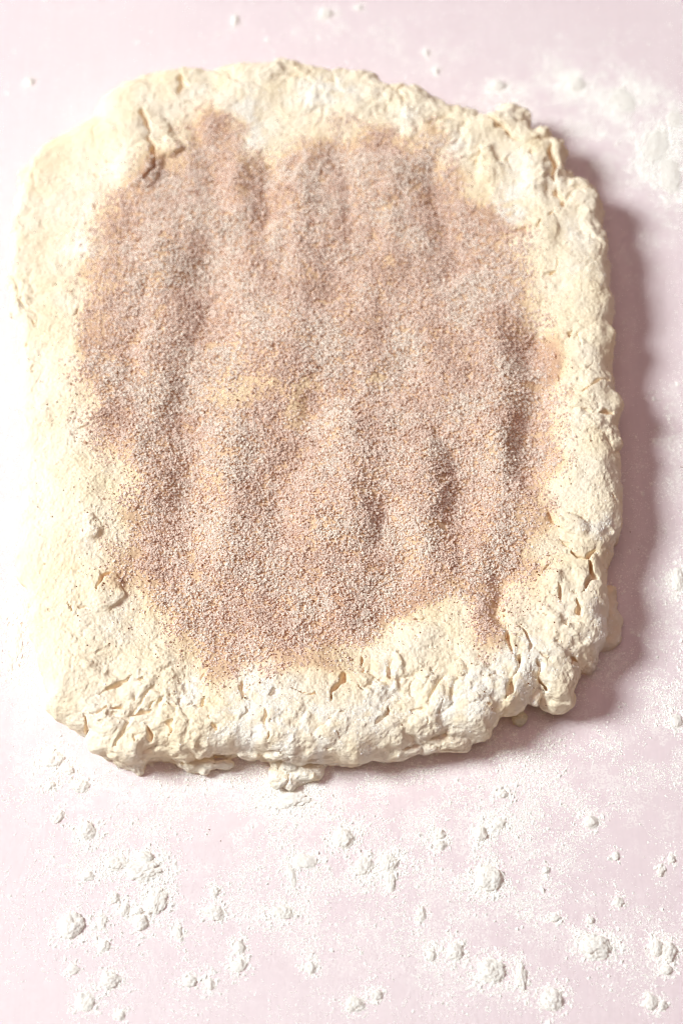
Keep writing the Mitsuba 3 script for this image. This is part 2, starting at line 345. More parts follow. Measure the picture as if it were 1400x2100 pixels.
DUSTY = [
    (-67.6,-99.4,19.0,10.2,0.5),
    (-42.1,-96.3,25.3,8.5,0.6),
    (-59.1,-124.3,26.9,23.8,0.5),
    (-15.0,-102.6,17.4,10.2,1.0),
    (8.9,-122.8,20.5,18.7,0.7),
    (-26.4,-136.4,31.6,20.4,0.3),
    (46.3,-108.8,23.7,18.7,1.0),
    (49.5,-99.4,17.4,10.2,0.9),
    (65.1,-86.7,34.8,18.7,0.7),
    (94.9,-94.7,15.8,13.6,0.9),
    (104.5,-63.8,11.1,20.4,0.9),
    (108.9,-23.0,6.3,20.4,1.0),
    (98.6,-35.1,7.9,8.5,0.6),
    (45.6,-128.9,22.1,15.3,0.7),
    (75.8,-142.4,17.4,11.9,0.4),
    (94.4,-148.4,12.6,11.9,0.6),
    (43.4,-154.2,22.1,10.2,0.35),
    (33.4,-146.9,11.1,10.2,0.4),
    (110.1,18.2,7.1,20.4,0.6),
    (113.6,46.2,6.3,17.0,0.3),
    (63.7,167.7,14.2,6.8,1.4),
    (85.0,171.0,17.4,10.2,1.5),
    (100.3,160.0,15.8,13.6,1.5),
    (102.7,140.7,12.6,10.2,0.6),
    (114.9,140.7,11.8,20.4,1.8),
    (83.9,147.1,12.6,6.1,1.8),
    (103.6,97.2,9.5,10.2,0.5),
    (75.7,160.0,9.5,6.8,0.8),
    (80.7,193.2,19.0,10.2,0.25),
    (35.7,186.5,23.7,10.2,0.25),
    (0.0,200.0,19.0,8.5,0.3),
    (-108.0,-12.5,4.7,23.8,0.6),
    (-104.1,-47.1,7.1,18.7,0.9),
    (-89.3,-86.7,11.1,10.2,0.6),
    (-78.1,-99.4,12.6,8.5,0.4),
    (-55.8,-93.1,12.6,5.1,0.8),
    (0.0,-93.1,12.6,3.4,1.1),
    (9.1,-91.5,9.5,2.7,0.9),
    (-30.2,-91.5,9.5,5.1,0.6),
    (-39.2,-91.5,9.5,3.4,0.5),
    (84.5,-50.5,3.2,10.2,1.2),
    (79.5,-58.0,4.7,5.1,1.0),
    (96.6,65.4,4.7,15.3,0.25),
    (94.4,0.0,4.7,20.4,0.35),
    (-8.8,-128.9,47.4,27.2,0.2),
    (15.0,-99.4,47.4,13.6,0.35),
    (-113.6,46.2,6.3,34.0,0.25),
    (-93.0,-124.3,12.6,34.0,0.05),
]
CLUMPS = [
    (-80.7,-139.0,3.95,4.02,4.0,0.35,0,"large round flour lump with a cracked edge at the lower left of the pink surface"),
    (-59.6,-122.0,5.37,3.35,3.0,0.6,10,"broad crumbly pile of flour under a smooth flour flake, lower left"),
    (-59.6,-117.8,2.69,1.84,3.4,0.12,-10,"smooth rounded flour flake lying on top of the broad crumbly pile, lower left"),
    (-55.8,-131.9,2.69,4.69,2.6,0.55,-20,"tall narrow heap of flour just below the broad crumbly pile"),
    (-60.0,-138.4,2.21,2.51,3.0,0.3,0,"compact flour lump at the foot of the tall narrow heap, lower left"),
    (-60.8,-134.9,1.42,1.17,2.2,0.15,10,"tiny smooth flour pebble touching the top of the compact lump, lower left"),
    (-11.0,-119.1,3.79,2.34,1.6,0.1,-8,"flat smooth oblong flour flake at the bottom middle below the dough"),
    (-15.2,-123.5,1.11,3.68,1.2,0.35,15,"thin strip of flour trailing down from the flat smooth oblong flake"),
    (-77.9,-109.5,2.53,2.85,2.6,0.55,0,"crumbly flour clump above the broad crumbly pile, lower left"),
    (-89.6,-94.8,1.42,1.34,1.6,0.4,0,"small flour crumb near the left edge below the dough corner"),
    (-80.6,-95.1,2.69,2.01,2.0,0.55,0,"low flour clump below the lower left dough corner, right of a small crumb"),
    (-68.4,-120.0,3.32,2.34,2.0,0.6,20,"crumbly flour clump touching the left side of the broad crumbly pile"),
    (-38.1,-135.2,2.69,2.34,2.4,0.6,-20,"flour clump halfway between the tall narrow heap and the bottom middle"),
    (-38.1,-128.6,1.42,1.51,1.6,0.5,0,"small flour crumb just above the flour clump left of bottom middle"),
    (-68.4,-130.7,1.74,1.67,1.8,0.5,0,"small flour crumb left of the tall narrow heap, lower left"),
    (-71.7,-137.9,1.58,2.18,1.6,0.6,0,"small loose flour crumb right of the large round lump with cracked edge"),
    (-70.7,-145.4,1.74,1.84,2.0,0.4,0,"small flour lump below right of the large round lump with cracked edge"),
    (-68.5,-155.7,2.84,2.68,2.8,0.45,0,"rounded flour clump near the bottom left corner of the photo"),
    (-79.7,-152.5,1.74,1.67,1.6,0.5,0,"small flour crumb left of the rounded clump in the bottom left corner"),
    (-75.4,-162.1,2.53,2.68,2.0,0.7,0,"ragged star shaped flour clump at the very bottom left"),
    (-44.8,-156.2,1.9,1.67,1.8,0.4,0,"left one of a pair of small flour lumps near the bottom edge, left of middle"),
    (-38.8,-156.9,1.26,1.84,1.6,0.4,0,"right one of a pair of small flour lumps near the bottom edge, left of middle"),
    (-17.6,-135.1,3.16,2.01,2.2,0.5,0,"flour clump below the flat smooth oblong flake at the bottom middle"),
    (-30.4,-145.8,1.74,2.01,1.8,0.5,0,"small flour crumb in the middle of the lower left area"),
    (-30.6,-151.3,2.21,2.01,1.8,0.6,0,"loose flour crumb directly below another crumb in the lower left area"),
    (-65.1,-134.3,1.42,2.18,1.8,0.5,0,"small upright flour crumb left of the compact lump, lower left"),
    (-48.8,-141.2,1.42,2.01,1.8,0.5,0,"small flour crumb right of the compact lump, lower left"),
    (-76.8,-123.8,2.05,1.67,1.6,0.6,0,"low loose flour crumb left of the broad crumbly pile"),
    (-86.6,-105.1,1.26,2.34,1.6,0.5,-35,"short slanting flour crumb near the left edge"),
    (-9.1,-152.0,1.74,1.84,1.6,0.5,0,"small flour crumb at the bottom, under the flour clump at bottom middle"),
    (-65.0,-166.3,1.42,1.51,1.6,0.4,0,"small flour crumb cut close by the bottom edge, left part"),
    (0.9,-112.0,2.84,3.18,2.8,0.5,0,"rounded flour heap right of the flat smooth oblong flake, below the dough"),
    (6.7,-120.6,2.53,2.85,2.2,0.6,0,"crumbly flour heap below the rounded heap, bottom middle"),
    (14.4,-120.0,2.53,2.68,2.2,0.6,10,"broad top of a comma shaped flour heap at the bottom middle"),
    (14.8,-125.2,1.42,3.35,1.8,0.5,0,"narrow tail of the comma shaped flour heap at the bottom middle"),
    (30.0,-110.7,1.74,1.67,2.0,0.5,0,"upper one of two touching flour crumbs below the dough, right of middle"),
    (30.2,-114.1,1.74,1.51,2.0,0.5,0,"lower one of two touching flour crumbs below the dough, right of middle"),
    (42.5,-110.4,2.05,2.51,2.4,0.5,0,"rounded flour clump in a dusty patch below the dough, right of middle"),
    (44.6,-124.8,3.95,4.19,3.6,0.4,0,"large flour lump with a raised ridge, centre of the lower right area"),
    (49.6,-97.7,1.74,1.34,1.8,0.5,0,"small flour crumb just below the dough's shadow, lower right"),
    (76.4,-106.7,2.21,2.18,2.4,0.4,0,"flour lump between the dough's shadow and the right edge"),
    (33.9,-146.9,2.37,2.85,2.6,0.5,0,"rounded flour clump above left of the oval clump at the bottom right"),
    (44.3,-152.9,4.11,3.35,3.2,0.5,-30,"oval crumbly flour clump near the bottom, right of middle"),
    (53.1,-155.0,1.58,3.68,2.2,0.6,0,"tall ragged flour clump right of the oval crumbly clump"),
    (75.8,-146.0,4.27,3.85,3.6,0.5,-15,"large crumbly flour clump at the lower right"),
    (93.8,-146.1,1.9,2.51,2.6,0.5,0,"left half of a double flour clump at the right edge, lower right"),
    (97.4,-147.2,2.37,3.18,3.0,0.5,0,"right half of a double flour clump at the right edge, lower right"),
    (96.4,-152.8,1.9,1.51,2.2,0.5,0,"small flour lump under the double clump at the right edge"),
    (62.0,-161.7,3.16,3.35,3.2,0.45,-20,"rounded crumbly flour clump close to the bottom edge, right of middle"),
    (4.0,-163.0,2.53,2.18,2.6,0.5,0,"flour clump close to the bottom edge at the middle of the photo"),
    (10.4,-160.1,1.74,1.51,1.8,0.5,0,"small flour crumb up right of the clump at the bottom edge middle"),
    (91.2,-162.4,1.9,2.34,2.2,0.45,0,"flour lump near the bottom right corner, taller of two"),
    (94.5,-163.3,1.58,1.34,1.8,0.45,0,"small flour lump touching the taller lump in the bottom right corner"),
    (83.3,-131.9,1.42,1.51,1.8,0.5,0,"small flour crumb above the large crumbly clump, lower right"),
    (74.6,-137.5,1.26,1.17,1.6,0.5,0,"small flour crumb just above the large crumbly clump, lower right"),
    (64.0,-136.9,1.74,1.17,1.6,0.5,10,"small flat flour crumb left above the large crumbly clump, lower right"),
    (96.6,-122.3,1.11,2.18,1.8,0.5,-10,"upright flour crumb at the right edge above the double clump"),
    (100.2,-118.5,1.11,1.34,1.8,0.5,0,"small flour crumb at the right edge, above the upright crumb"),
    (83.4,-117.5,1.11,1.51,1.6,0.5,0,"small flour crumb left of the upright crumb at the right edge"),
    (62.1,-122.0,1.11,1.17,1.4,0.5,0,"small flour crumb right of the large lump with a raised ridge"),
    (26.9,-148.1,1.26,2.01,1.6,0.5,0,"small flour crumb left of the rounded clump in the lower right area"),
    (23.9,-135.5,1.42,2.34,1.6,0.6,0,"loose flour crumb between the comma shaped heap and the oval clump"),
    (-15.0,-99.4,5.06,2.85,2.2,0.6,5,"white pile of flour under the protruding tab at the dough's front edge"),
    (-89.8,-85.9,3.48,2.85,2.4,0.6,-20,"crumbly flour heap left below the dough's lower left corner"),
    (-84.6,-89.6,2.21,1.34,1.8,0.6,-30,"low flour crumb trailing from the heap below the dough's lower left corner"),
    (-103.7,-46.2,2.05,6.7,1.3,0.5,5,"long strip of flour along the left edge beside the dough"),
    (-104.9,-53.8,2.21,2.68,1.3,0.5,0,"ragged foot of the long flour strip on the left edge"),
    (-101.8,-35.1,1.26,4.35,1.0,0.5,10,"thin upper end of the long flour strip, left of the dough"),
    (-39.3,204.1,1.26,2.68,2.6,0.2,0,"upright flour chip at the top edge of the photo, left of middle"),
    (-5.8,207.3,2.53,2.01,2.8,0.4,0,"blurred flour lump at the top edge, middle of the photo"),
    (-113.3,175.8,1.58,1.84,2.2,0.4,0,"lone blurred flour crumb near the top left corner"),
    (6.3,210.1,1.58,1.34,1.8,0.4,0,"small blurred flour crumb at the top edge, right of the middle lump"),
    (31.0,189.2,1.26,1.51,2.0,0.4,0,"small blurred flour crumb above the dough, right of middle"),
    (34.4,180.7,1.26,1.34,2.0,0.4,0,"small blurred flour crumb directly above the dough's top edge, right of middle"),
    (57.0,174.1,2.69,2.18,2.8,0.5,0,"blurred flour clump above the dough's upper right corner"),
    (85.2,174.9,3.16,3.18,2.2,0.5,0,"blurred flour clump at the upper right, middle of a white drift"),
    (101.7,167.7,4.74,5.36,1.2,0.55,20,"broad blurred flour drift at the upper right, beside the clump"),
    (112.7,147.1,4.27,7.03,1.4,0.55,-20,"upper part of a thick flour drift at the right edge"),
    (116.6,134.3,3.95,7.37,1.5,0.55,0,"lower part of a thick flour drift at the right edge"),
    (120.0,159.0,2.84,3.68,1.2,0.55,0,"small flour heap at the right edge above the thick drift"),
    (108.7,-24.8,1.9,4.35,2.0,0.6,0,"flour heap cut by the right edge beside the dough's shadow"),
    (104.6,-73.7,2.05,2.34,1.8,0.6,0,"loose flour heap at the right edge below the dough's shadow"),
    (48.1,-107.3,2.21,1.67,1.6,0.7,0,"loose flour crumb in the dusty patch right of the rounded clump"),
]
CRUMB_AT = (55.6, -73.4)

OUTLINE = np.array([p for row in OUTLINE_ROWS for p in row])
SUGAR = np.array([p for row in SUGAR_ROWS for p in row])
HEIGHT = 19.5                                        # the slab's thickness

# ---------------------------------------------------------------- materials
def dusty(p):
    out = mi.Float(0)
    for cx, cy, rx, ry, a in DUSTY:
        out += a * dr.exp(-.8 * (dr.square((p.x * 1000 - cx) / rx) + dr.square((p.y * 1000 - cy) / ry)))
    return out


def table_colour(p, n, uv):
    f = fbm(p.x * 900, p.y * 900, 0, octaves=3)
    g = fbm(p.x * 14 + 5, p.y * 14, 2, octaves=3)
    streak = noise(p.x * 1500, p.y * 60, 3)
    film = dr.clip(dusty(p) * (3.2 * fbm(p.x * 190, p.y * 190, 4, octaves=5) - 1.35) * smoothstep(.3, .8, noise(p.x * 2400, p.y * 2400, 8)), 0, .42)
    base = mix((.73, .60, .617), (.745, .625, .637), smoothstep(.3, .75, g)) * (.965 + .05 * f + .03 * streak)
    return mix(base, (.90, .86, .81), film)


def table_bump(p, n, uv):
    return .55 * noise(p.x * 1700, p.y * 500, 1) + .45 * noise(p.x * 3100, p.y * 3100, 5)


scene['pink_board'] = {'type': 'bumpmap', 'scale': 0.00006, 'arbitrary': proc(table_bump, 1e-4),
                       'bsdf': {'type': 'principled', 'base_color': proc(table_colour), 'roughness': .55, 'specular': .35}}


def grain_bump(p, n, uv):
    return .6 * fbm(p.x * 1300, p.y * 1300, p.z * 1300, octaves=2) + .4 * fbm(p.x * 420, p.y * 420, p.z * 420, octaves=2)


vertex = {'type': 'mesh_attribute', 'name': 'vertex_color'}
scene['dough_skin'] = {'type': 'bumpmap', 'scale': 0.0009, 'arbitrary': proc(grain_bump, 1.5e-4),
                       'bsdf': {'type': 'principledthin', 'base_color': vertex, 'roughness': .55, 'spec_trans': 0.0, 'diff_trans': .28}}
scene['sugar_crystal'] = {'type': 'principledthin', 'base_color': vertex, 'roughness': .35, 'diff_trans': .4}


def flour_colour(p, n, uv):
    return mix((.93, .89, .83), (.95, .92, .875), fbm(p.x * 700, p.y * 700, p.z * 700, octaves=3))


def flour_bump(p, n, uv):
    return fbm(p.x * 1500, p.y * 1500, p.z * 1500, octaves=2)


scene['flour_powder'] = {'type': 'diffuse', 'reflectance': proc(flour_colour)}
scene['flour_clod'] = {'type': 'bumpmap', 'scale': 0.0004, 'arbitrary': proc(flour_bump, 1.2e-4),
                       'bsdf': {'type': 'principledthin', 'base_color': proc(flour_colour), 'roughness': .9, 'diff_trans': .5}}
scene['cinnamon_powder'] = {'type': 'diffuse', 'reflectance': {'type': 'rgb', 'value': [.26, .11, .05]}}

# ---------------------------------------------------------------- fields on a regular grid
H = 0.42                                             # grid step, mm
lo = np.array([OUTLINE[:, 0].min() - 7, OUTLINE[:, 1].min() - 9, -0.9])
hi = np.array([OUTLINE[:, 0].max() + 7, OUTLINE[:, 1].max() + 7, 27.0])
N = np.ceil((hi - lo) / H).astype(int) + 1
gx, gy, gz = (lo[k] + H * np.arange(N[k]) for k in range(3))
X, Y = np.meshgrid(gx, gy, indexing='ij')
X, Y = X.astype(np.float32), Y.astype(np.float32)


def spline(coords):
    """Weights (n, m) of a cubic B-spline on an integer lattice."""
    c = coords - coords.min() + 2
    i = np.floor(c).astype(int)
    t = c - i
    w = np.zeros((len(c), i.max() + 4), np.float32)
    r = np.arange(len(c))
    for k, v in enumerate(((1 - t) ** 3 / 6, (3 * t ** 3 - 6 * t ** 2 + 4) / 6, (-3 * t ** 3 + 3 * t ** 2 + 3 * t + 1) / 6, t ** 3 / 6)):
        w[r, i - 1 + k] = v
    return w


def n2(size, seed, sy=None):
    a, b = spline(gx / size), spline(gy / (sy or size))
    g = np.random.default_rng(seed).standard_normal((a.shape[1], b.shape[1])).astype(np.float32)
    return 1.9 * (a @ g @ b.T)


def n3(size, seed, sz=None):
    a, b, c = spline(gx / size), spline(gy / size), spline(gz / (sz or size))
    g = np.random.default_rng(seed).standard_normal((a.shape[1], b.shape[1], c.shape[1])).astype(np.float32)
    g = np.tensordot(a, g, (1, 0))
    g = np.einsum('xbc,yb->xyc', g, b, optimize=True)
    return 2.4 * np.einsum('xyc,zc->xyz', g, c, optimize=True)


def sst(a, b, x):
    t = np.clip((x - a) / (b - a), 0, 1)
    return t * t * (3 - 2 * t)


def polygon_distance(P, x, y):
    """Signed distance to a closed polygon, negative inside."""
    shape = x.shape
    x, y = x.ravel(), y.ravel()
    d2, inside = np.full(len(x), 1e9, np.float32), np.zeros(len(x), bool)
    for (ax, ay), (bx, by) in zip(P, np.roll(P, -1, 0)):
        ex, ey = bx - ax, by - ay
        t = np.clip(((x - ax) * ex + (y - ay) * ey) / (ex * ex + ey * ey + 1e-9), 0, 1)
        d2 = np.minimum(d2, (x - ax - t * ex) ** 2 + (y - ay - t * ey) ** 2)
        if ey != 0:
            inside ^= ((ay > y) != (by > y)) & (x < ex * (y - ay) / ey + ax)
    return np.where(inside, -np.sqrt(d2), np.sqrt(d2)).reshape(shape)


def line_distance(L, x, y):
    d2 = np.full(x.shape, 1e9, np.float32)
    for (ax, ay), (bx, by) in zip(L[:-1], L[1:]):
        ex, ey = bx - ax, by - ay
        t = np.clip(((x - ax) * ex + (y - ay) * ey) / (ex * ex + ey * ey + 1e-9), 0, 1)
        d2 = np.minimum(d2, (x - ax - t * ex) ** 2 + (y - ay - t * ey) ** 2)
    return np.sqrt(d2)


def line_info(L, x, y):
    """Distance to a polyline, the place along it (0 to 1) and the signed side."""
    P = np.array(L, float)
    seg = np.linalg.norm(np.diff(P, axis=0), axis=1)
    start, total = np.concatenate([[0], np.cumsum(seg)]), seg.sum()
    best, at, side = np.full(x.shape, 1e9), np.zeros(x.shape), np.zeros(x.shape)
    for k in range(len(seg)):
        ex, ey = P[k + 1] - P[k]
        t = np.clip(((x - P[k, 0]) * ex + (y - P[k, 1]) * ey) / (seg[k] ** 2 + 1e-9), 0, 1)
        d = np.hypot(x - P[k, 0] - t * ex, y - P[k, 1] - t * ey)
        cr = ((y - P[k, 1]) * ex - (x - P[k, 0]) * ey) / (seg[k] + 1e-9)
        near = d < best
        best, at, side = np.where(near, d, best), np.where(near, (start[k] + t * seg[k]) / total, at), np.where(near, cr, side)
    return best, at, side


def spots(rows, x, y):
    out = np.zeros(np.shape(x), np.float32)
    for cx, cy, rx, ry, a in rows:
        out += a * np.exp(-(((x - cx) / rx) ** 2 + ((y - cy) / ry) ** 2) * .8)
    return out


# ---- the slab: outline, top relief, side
d_out = gaussian_filter(polygon_distance(OUTLINE, X, Y), 1.2)
d_out = d_out - 2.2 * sst(-76, -96, X) * sst(-72, -40, Y) + .55 * n2(5, 1) + .35 * n2(2.2, 2) + .16 * n2(1.1, 3)
rim = sst(-34, -6, d_out)                            # 1 near the edge, 0 in the middle
left = sst(-55, -78, X)                              # the smooth left side
left_undercut = sst(-86, -100, X) * sst(-75, -45, Y)  # unseen hollow added under the left lip, so less light bounces onto the table
front = sst(-30, -58, Y)
wob = np.stack([1.6 * n2(7, 4), 1.6 * n2(7, 5)])
top = HEIGHT - 2.4 + 2.0 * rim + .45 * n2(16, 6) + .3 * n2(8, 7)
top -= 3.5 * sst(-78, -104, X) * sst(-75, -45, Y)  # left edge lowered to weaken the bounce light beside it
for line, s, a in STROKES:
    top += a * np.exp(-(line_distance(line, X + .8 * wob[0], Y + .8 * wob[1]) / s) ** 2)
furrow = n2(6.5, 57, 26) * .38 + n2(3.2, 58, 14) * .12
d_sugar = polygon_distance(SUGAR, X + 1.4 * n2(6, 8) + .8 * n2(2.5, 9), Y + 1.4 * n2(6, 10) + .8 * n2(2.5, 11))
in_sugar = sst(5, -3, d_sugar)
top += furrow * sst(4, -10, d_sugar)
torn = np.clip(sst(.1, .9, n2(11, 12) * .55 - .05 + .5 * rim - .65 * left - 1.0 * in_sugar + .15 * front), 0, 1)
smooth_flap = np.exp(-(((X - 34) / 20) ** 2 + ((Y + 47) / 17) ** 2) ** 2)
torn *= 1 - .75 * smooth_flap

# clods and the seams between them, on the unrolled surface
rng = np.random.default_rng(20)


def clods(step, seed, u, v):
    r = np.random.default_rng(seed)
    a, b = np.meshgrid(np.arange(lo[0] - 40, hi[0] + 40, step), np.arange(lo[1] - 40, hi[1] + 40, step), indexing='ij')
    pts = np.stack([a, b], -1).reshape(-1, 2) + r.uniform(-.5, .5, (a.size, 2)) * step
    d, i = cKDTree(pts).query(np.stack([u, v], -1), k=2, workers=-1)
    i0 = i[..., 0]
    return ((d[..., 1] - d[..., 0]) / step).astype(np.float32), r.uniform(-1, 1, len(pts)).astype(np.float32)[i0], \
        r.uniform(0, 1, len(pts)).astype(np.float32)[np.minimum(i0, i[..., 1])]


r_edge = 7.5 - 2.5 * left_undercut
bulge = lambda z: .7 * np.clip(1 - z / 4, 0, 1) ** 2
z_seam = 8.2 + 1.6 * n2(13, 13) + .9 * n2(4, 14)
seam_in = (.7 + .8 * n2(9, 15)) * sst(-20, -75, Y) + .3
gradx, grady = np.gradient(gaussian_filter(d_out, 6), H)
gl = np.sqrt(gradx ** 2 + grady ** 2) + 1e-6
nxo, nyo = gradx / gl, grady / gl
f = np.empty(tuple(N), np.float32)
for k, z in enumerate(gz):
    d = d_out + bulge(z) + 13 * sst(9.5, 7.0, z + .8 * n2(8, 19)) * left_undercut + seam_in * sst(.7, -.7, z - z_seam) + .35 * np.exp(-((z - 4.2 - .8 * n2(10, 16)) / .5) ** 2) * (.6 + .5 * n2(6, 17))
    qx, qz = d + r_edge, z - (top - r_edge)
    f[:, :, k] = np.minimum(np.maximum(qx, qz), 0) + np.sqrt(np.maximum(qx, 0) ** 2 + np.maximum(qz, 0) ** 2) - r_edge
lump_noise = n3(2.6, 30)
for cx, cy, cz, rx, ry, rz, rot, rough in LUMPS:     # raised pieces, blended into the slab
    R = max(rx, ry) + 4
    i0, i1 = np.searchsorted(gx, [cx - R, cx + R])
    j0, j1 = np.searchsorted(gy, [cy - R, cy + R])
    c, s = math.cos(math.radians(rot)), math.sin(math.radians(rot))
    dx, dy, dz = gx[i0:i1, None, None] - cx, gy[None, j0:j1, None] - cy, gz[None, None, :] - cz
    e = np.sqrt(((dx * c + dy * s) / rx) ** 2 + ((dy * c - dx * s) / ry) ** 2 + (dz / rz) ** 2)
    g = (e - 1) * min(rx, ry, rz) + 1.1 * rough * lump_noise[i0:i1, j0:j1]
    a = f[i0:i1, j0:j1]
    h = np.clip(.5 + .5 * (a - g) / .9, 0, 1)
    f[i0:i1, j0:j1] = a + (g - a) * h - .9 * h * (1 - h)
f += 0.36 * n3(5.5, 31) * (.7 + .5 * torn)[:, :, None] * (1 - .5 * in_sugar)[:, :, None]
band = np.nonzero((np.abs(f) < 3.4) & (gz > -.6)[None, None, :])
bi, bj, bk = band
z = gz[bk]
side = np.clip(HEIGHT - 3 - z, 0, None) * sst(-9, -3, d_out[bi, bj])
u = X[bi, bj] + nxo[bi, bj] * side + wob[0][bi, bj] * .7
v = Y[bi, bj] + nyo[bi, bj] * side * 1.4 + wob[1][bi, bj] * .7
u, v = u + .7 * lump_noise[bi, bj, bk], v + .7 * np.roll(lump_noise, 40, 0)[bi, bj, bk]
m = torn[bi, bj]
F1, c1, k1 = clods(9.0, 40, u, v)
F2, c2, k2 = clods(4.2, 41, u, v)
fb = f[band]
fb -= (.25 + m) * (1 - .8 * in_sugar[bi, bj]) * (.5 * (sst(0, .6, F1) - .8) + .22 * c1) - (.35 + m) * (1 - in_sugar[bi, bj]) * (k1 > .75) * .6 * np.exp(-(F1 / .08) ** 2)
m2 = m * sst(-.2, .8, n2(9, 18))[bi, bj]
fb -= m2 * (.3 * (sst(0, .5, F2) - .7) + .16 * c2)
mild = (.22 + .5 * m) * (1 - .6 * in_sugar[bi, bj])
fb -= mild * (.12 * (sst(0, .6, F2) - .7) + .08 * c2)
f[band] = fb
f += n3(1.7, 32) * (.05 + .10 * torn * (1 - in_sugar))[:, :, None] + n3(.95, 33) * (.065 + .11 * torn * (1 - in_sugar))[:, :, None]
rng = np.random.default_rng(34)
jag = [n2(1.9, 35), n2(1.9, 36), n2(1.6, 37)]
for _ in range(80):                                 # and many short ones, where the rim is torn
    for _ in range(60):
        px, py = rng.uniform(lo[0], hi[0]), rng.uniform(lo[1], hi[1])
        i, j = int((px - lo[0]) / H), int((py - lo[1]) / H)
        if -26 < d_out[i, j] < -1.5 and in_sugar[i, j] < .1 and rng.uniform() < .12 + .9 * torn[i, j]:
            break
    a, n = rng.uniform(0, math.pi), rng.integers(2, 5)
    pts = [(px, py)]
    for _ in range(n - 1):
        a += rng.normal(0, .6)
        l = rng.uniform(.8, 2.0)
        pts.append((pts[-1][0] + l * math.cos(a), pts[-1][1] + l * math.sin(a)))
    CRACKS.append((pts, rng.uniform(.3, .55), rng.uniform(.8, 1.7)))
for line, hw, depth in CRACKS:                       # splits and pits
    depth, hw = .62 * depth + .2, .78 * hw + .06
    P = np.array(line)
    R = hw * 2 + 6
    i0, i1 = np.searchsorted(gx, [P[:, 0].min() - R, P[:, 0].max() + R])
    j0, j1 = np.searchsorted(gy, [P[:, 1].min() - R, P[:, 1].max() + R])
    box = (slice(i0, i1), slice(j0, j1))
    ld, along, side = line_info(line, X[box] + .45 * wob[0][box] + .5 * jag[0][box], Y[box] + .45 * wob[1][box] + .5 * jag[1][box])
    length = np.linalg.norm(np.diff(P, axis=0), axis=1).sum()
    taper = np.clip(np.minimum(along, 1 - along) * length / 2.2 + .25, 0, 1) * (.8 + .32 * jag[2][box])
    wide = np.clip(hw * taper, .12, None)
    lip = rng.choice([-1, 1]) * rng.uniform(.15, .45)         # one side of a split stands a little higher and rolls over
    a = f[box]
    a -= (lip * np.clip(side / .8, -1, 1) * np.exp(-(ld / 2.6) ** 2) * np.clip(taper, 0, 1) * min(1, .5 + hw * .5) * (hw < 1.7))[:, :, None]
    g = np.maximum((ld - wide)[:, :, None] + wide[:, :, None] * np.clip(-a / depth, 0, 1) * .9 + .3 * lump_noise[box] * min(1.2, hw), -a - depth * (.6 + .4 * np.clip(taper, 0, 1))[:, :, None])
    f[box] = np.maximum(a, -g)
f[:, :, 0] = 1.0
f = np.maximum(f, (.05 - gz)[None, None, :].astype(np.float32))


def surface_nets(f):
    s = f < 0
    count = np.zeros(tuple(n - 1 for n in f.shape), np.uint8)
    for a in (0, 1):
        for b in (0, 1):
            for c in (0, 1):
                count += s[a:f.shape[0] - 1 + a, b:f.shape[1] - 1 + b, c:f.shape[2] - 1 + c]
    ci, cj, ck = np.nonzero((count > 0) & (count < 8))
    index = np.full(count.shape, -1, np.int32)
    index[ci, cj, ck] = np.arange(len(ci))
    corner = {(a, b, c): f[ci + a, cj + b, ck + c] for a in (0, 1) for b in (0, 1) for c in (0, 1)}
    acc, num = np.zeros((len(ci), 3), np.float32), np.zeros(len(ci), np.float32)
    for p in corner:
        for ax in range(3):
            if p[ax] == 0:
                q = tuple(1 if k == ax else p[k] for k in range(3))
                fa, fb = corner[p], corner[q]
                on = (fa < 0) != (fb < 0)
                t = np.where(on, fa / np.where(on, fa - fb, 1), 0)
                for k in range(3):
                    acc[:, k] += on * (t if k == ax else p[k])
                num += on
    verts = np.stack([ci, cj, ck], 1) + acc / num[:, None]
    quads = []
    for ax in range(3):
        o1, o2 = [k for k in range(3) if k != ax]
        a = [slice(None)] * 3
        b = [slice(None)] * 3
        a[ax], b[ax] = slice(0, -1), slice(1, None)
        for o in (o1, o2):
            a[o], b[o] = slice(1, -1), slice(1, -1)
        sa, sb = s[tuple(a)], s[tuple(b)]
        e = np.array(np.nonzero(sa != sb)).T
        inside_first = sa[tuple(e.T)]
        e[:, o1] += 1
        e[:, o2] += 1
        def cell(d1, d2):
            c = e.copy()
            c[:, o1] -= d1
            c[:, o2] -= d2
            return index[tuple(c.T)]
        q = np.stack([cell(1, 1), cell(0, 1), cell(0, 0), cell(1, 0)], 1)
        flip = inside_first if ax != 1 else ~inside_first
        q[~flip] = q[~flip][:, ::-1]
        quads.append(q)
    q = np.vstack(quads)
    return verts, np.vstack([q[:, [0, 1, 2]], q[:, [0, 2, 3]]])


V, F = surface_nets(f)
P = (lo + V * H).astype(np.float64)
keep = ~np.all(P[F][:, :, 2] < .33, axis=1)          # the underside, on the table, is not needed
F = F[keep]
normals = meshkit.arrays(trimesh.Trimesh(P, F, process=False), False)[0] * 0
fn = np.cross(P[F[:, 1]] - P[F[:, 0]], P[F[:, 2]] - P[F[:, 0]])
for k in range(3):
    np.add.at(normals, F[:, k], fn)
normals /= np.linalg.norm(normals, axis=1, keepdims=True) + 1e-20

# height of the dough's upper surface in every column
solid = f < 0
k_top = N[2] - 1 - np.argmax(solid[:, :, ::-1], axis=2)
has = solid.any(axis=2)
k1_ = np.clip(k_top + 1, 0, N[2] - 1)
fa = np.take_along_axis(f, k_top[:, :, None], 2)[:, :, 0]
fb_ = np.take_along_axis(f, k1_[:, :, None], 2)[:, :, 0]
top_z = np.where(has, lo[2] + H * (k_top + np.clip(fa / np.where(has, fa - fb_ - 1e-6, 1), 0, 1)), 0)


def sample(field, x, y):
    return map_coordinates(field, [(np.asarray(x) - lo[0]) / H, (np.asarray(y) - lo[1]) / H], order=1, mode='nearest')


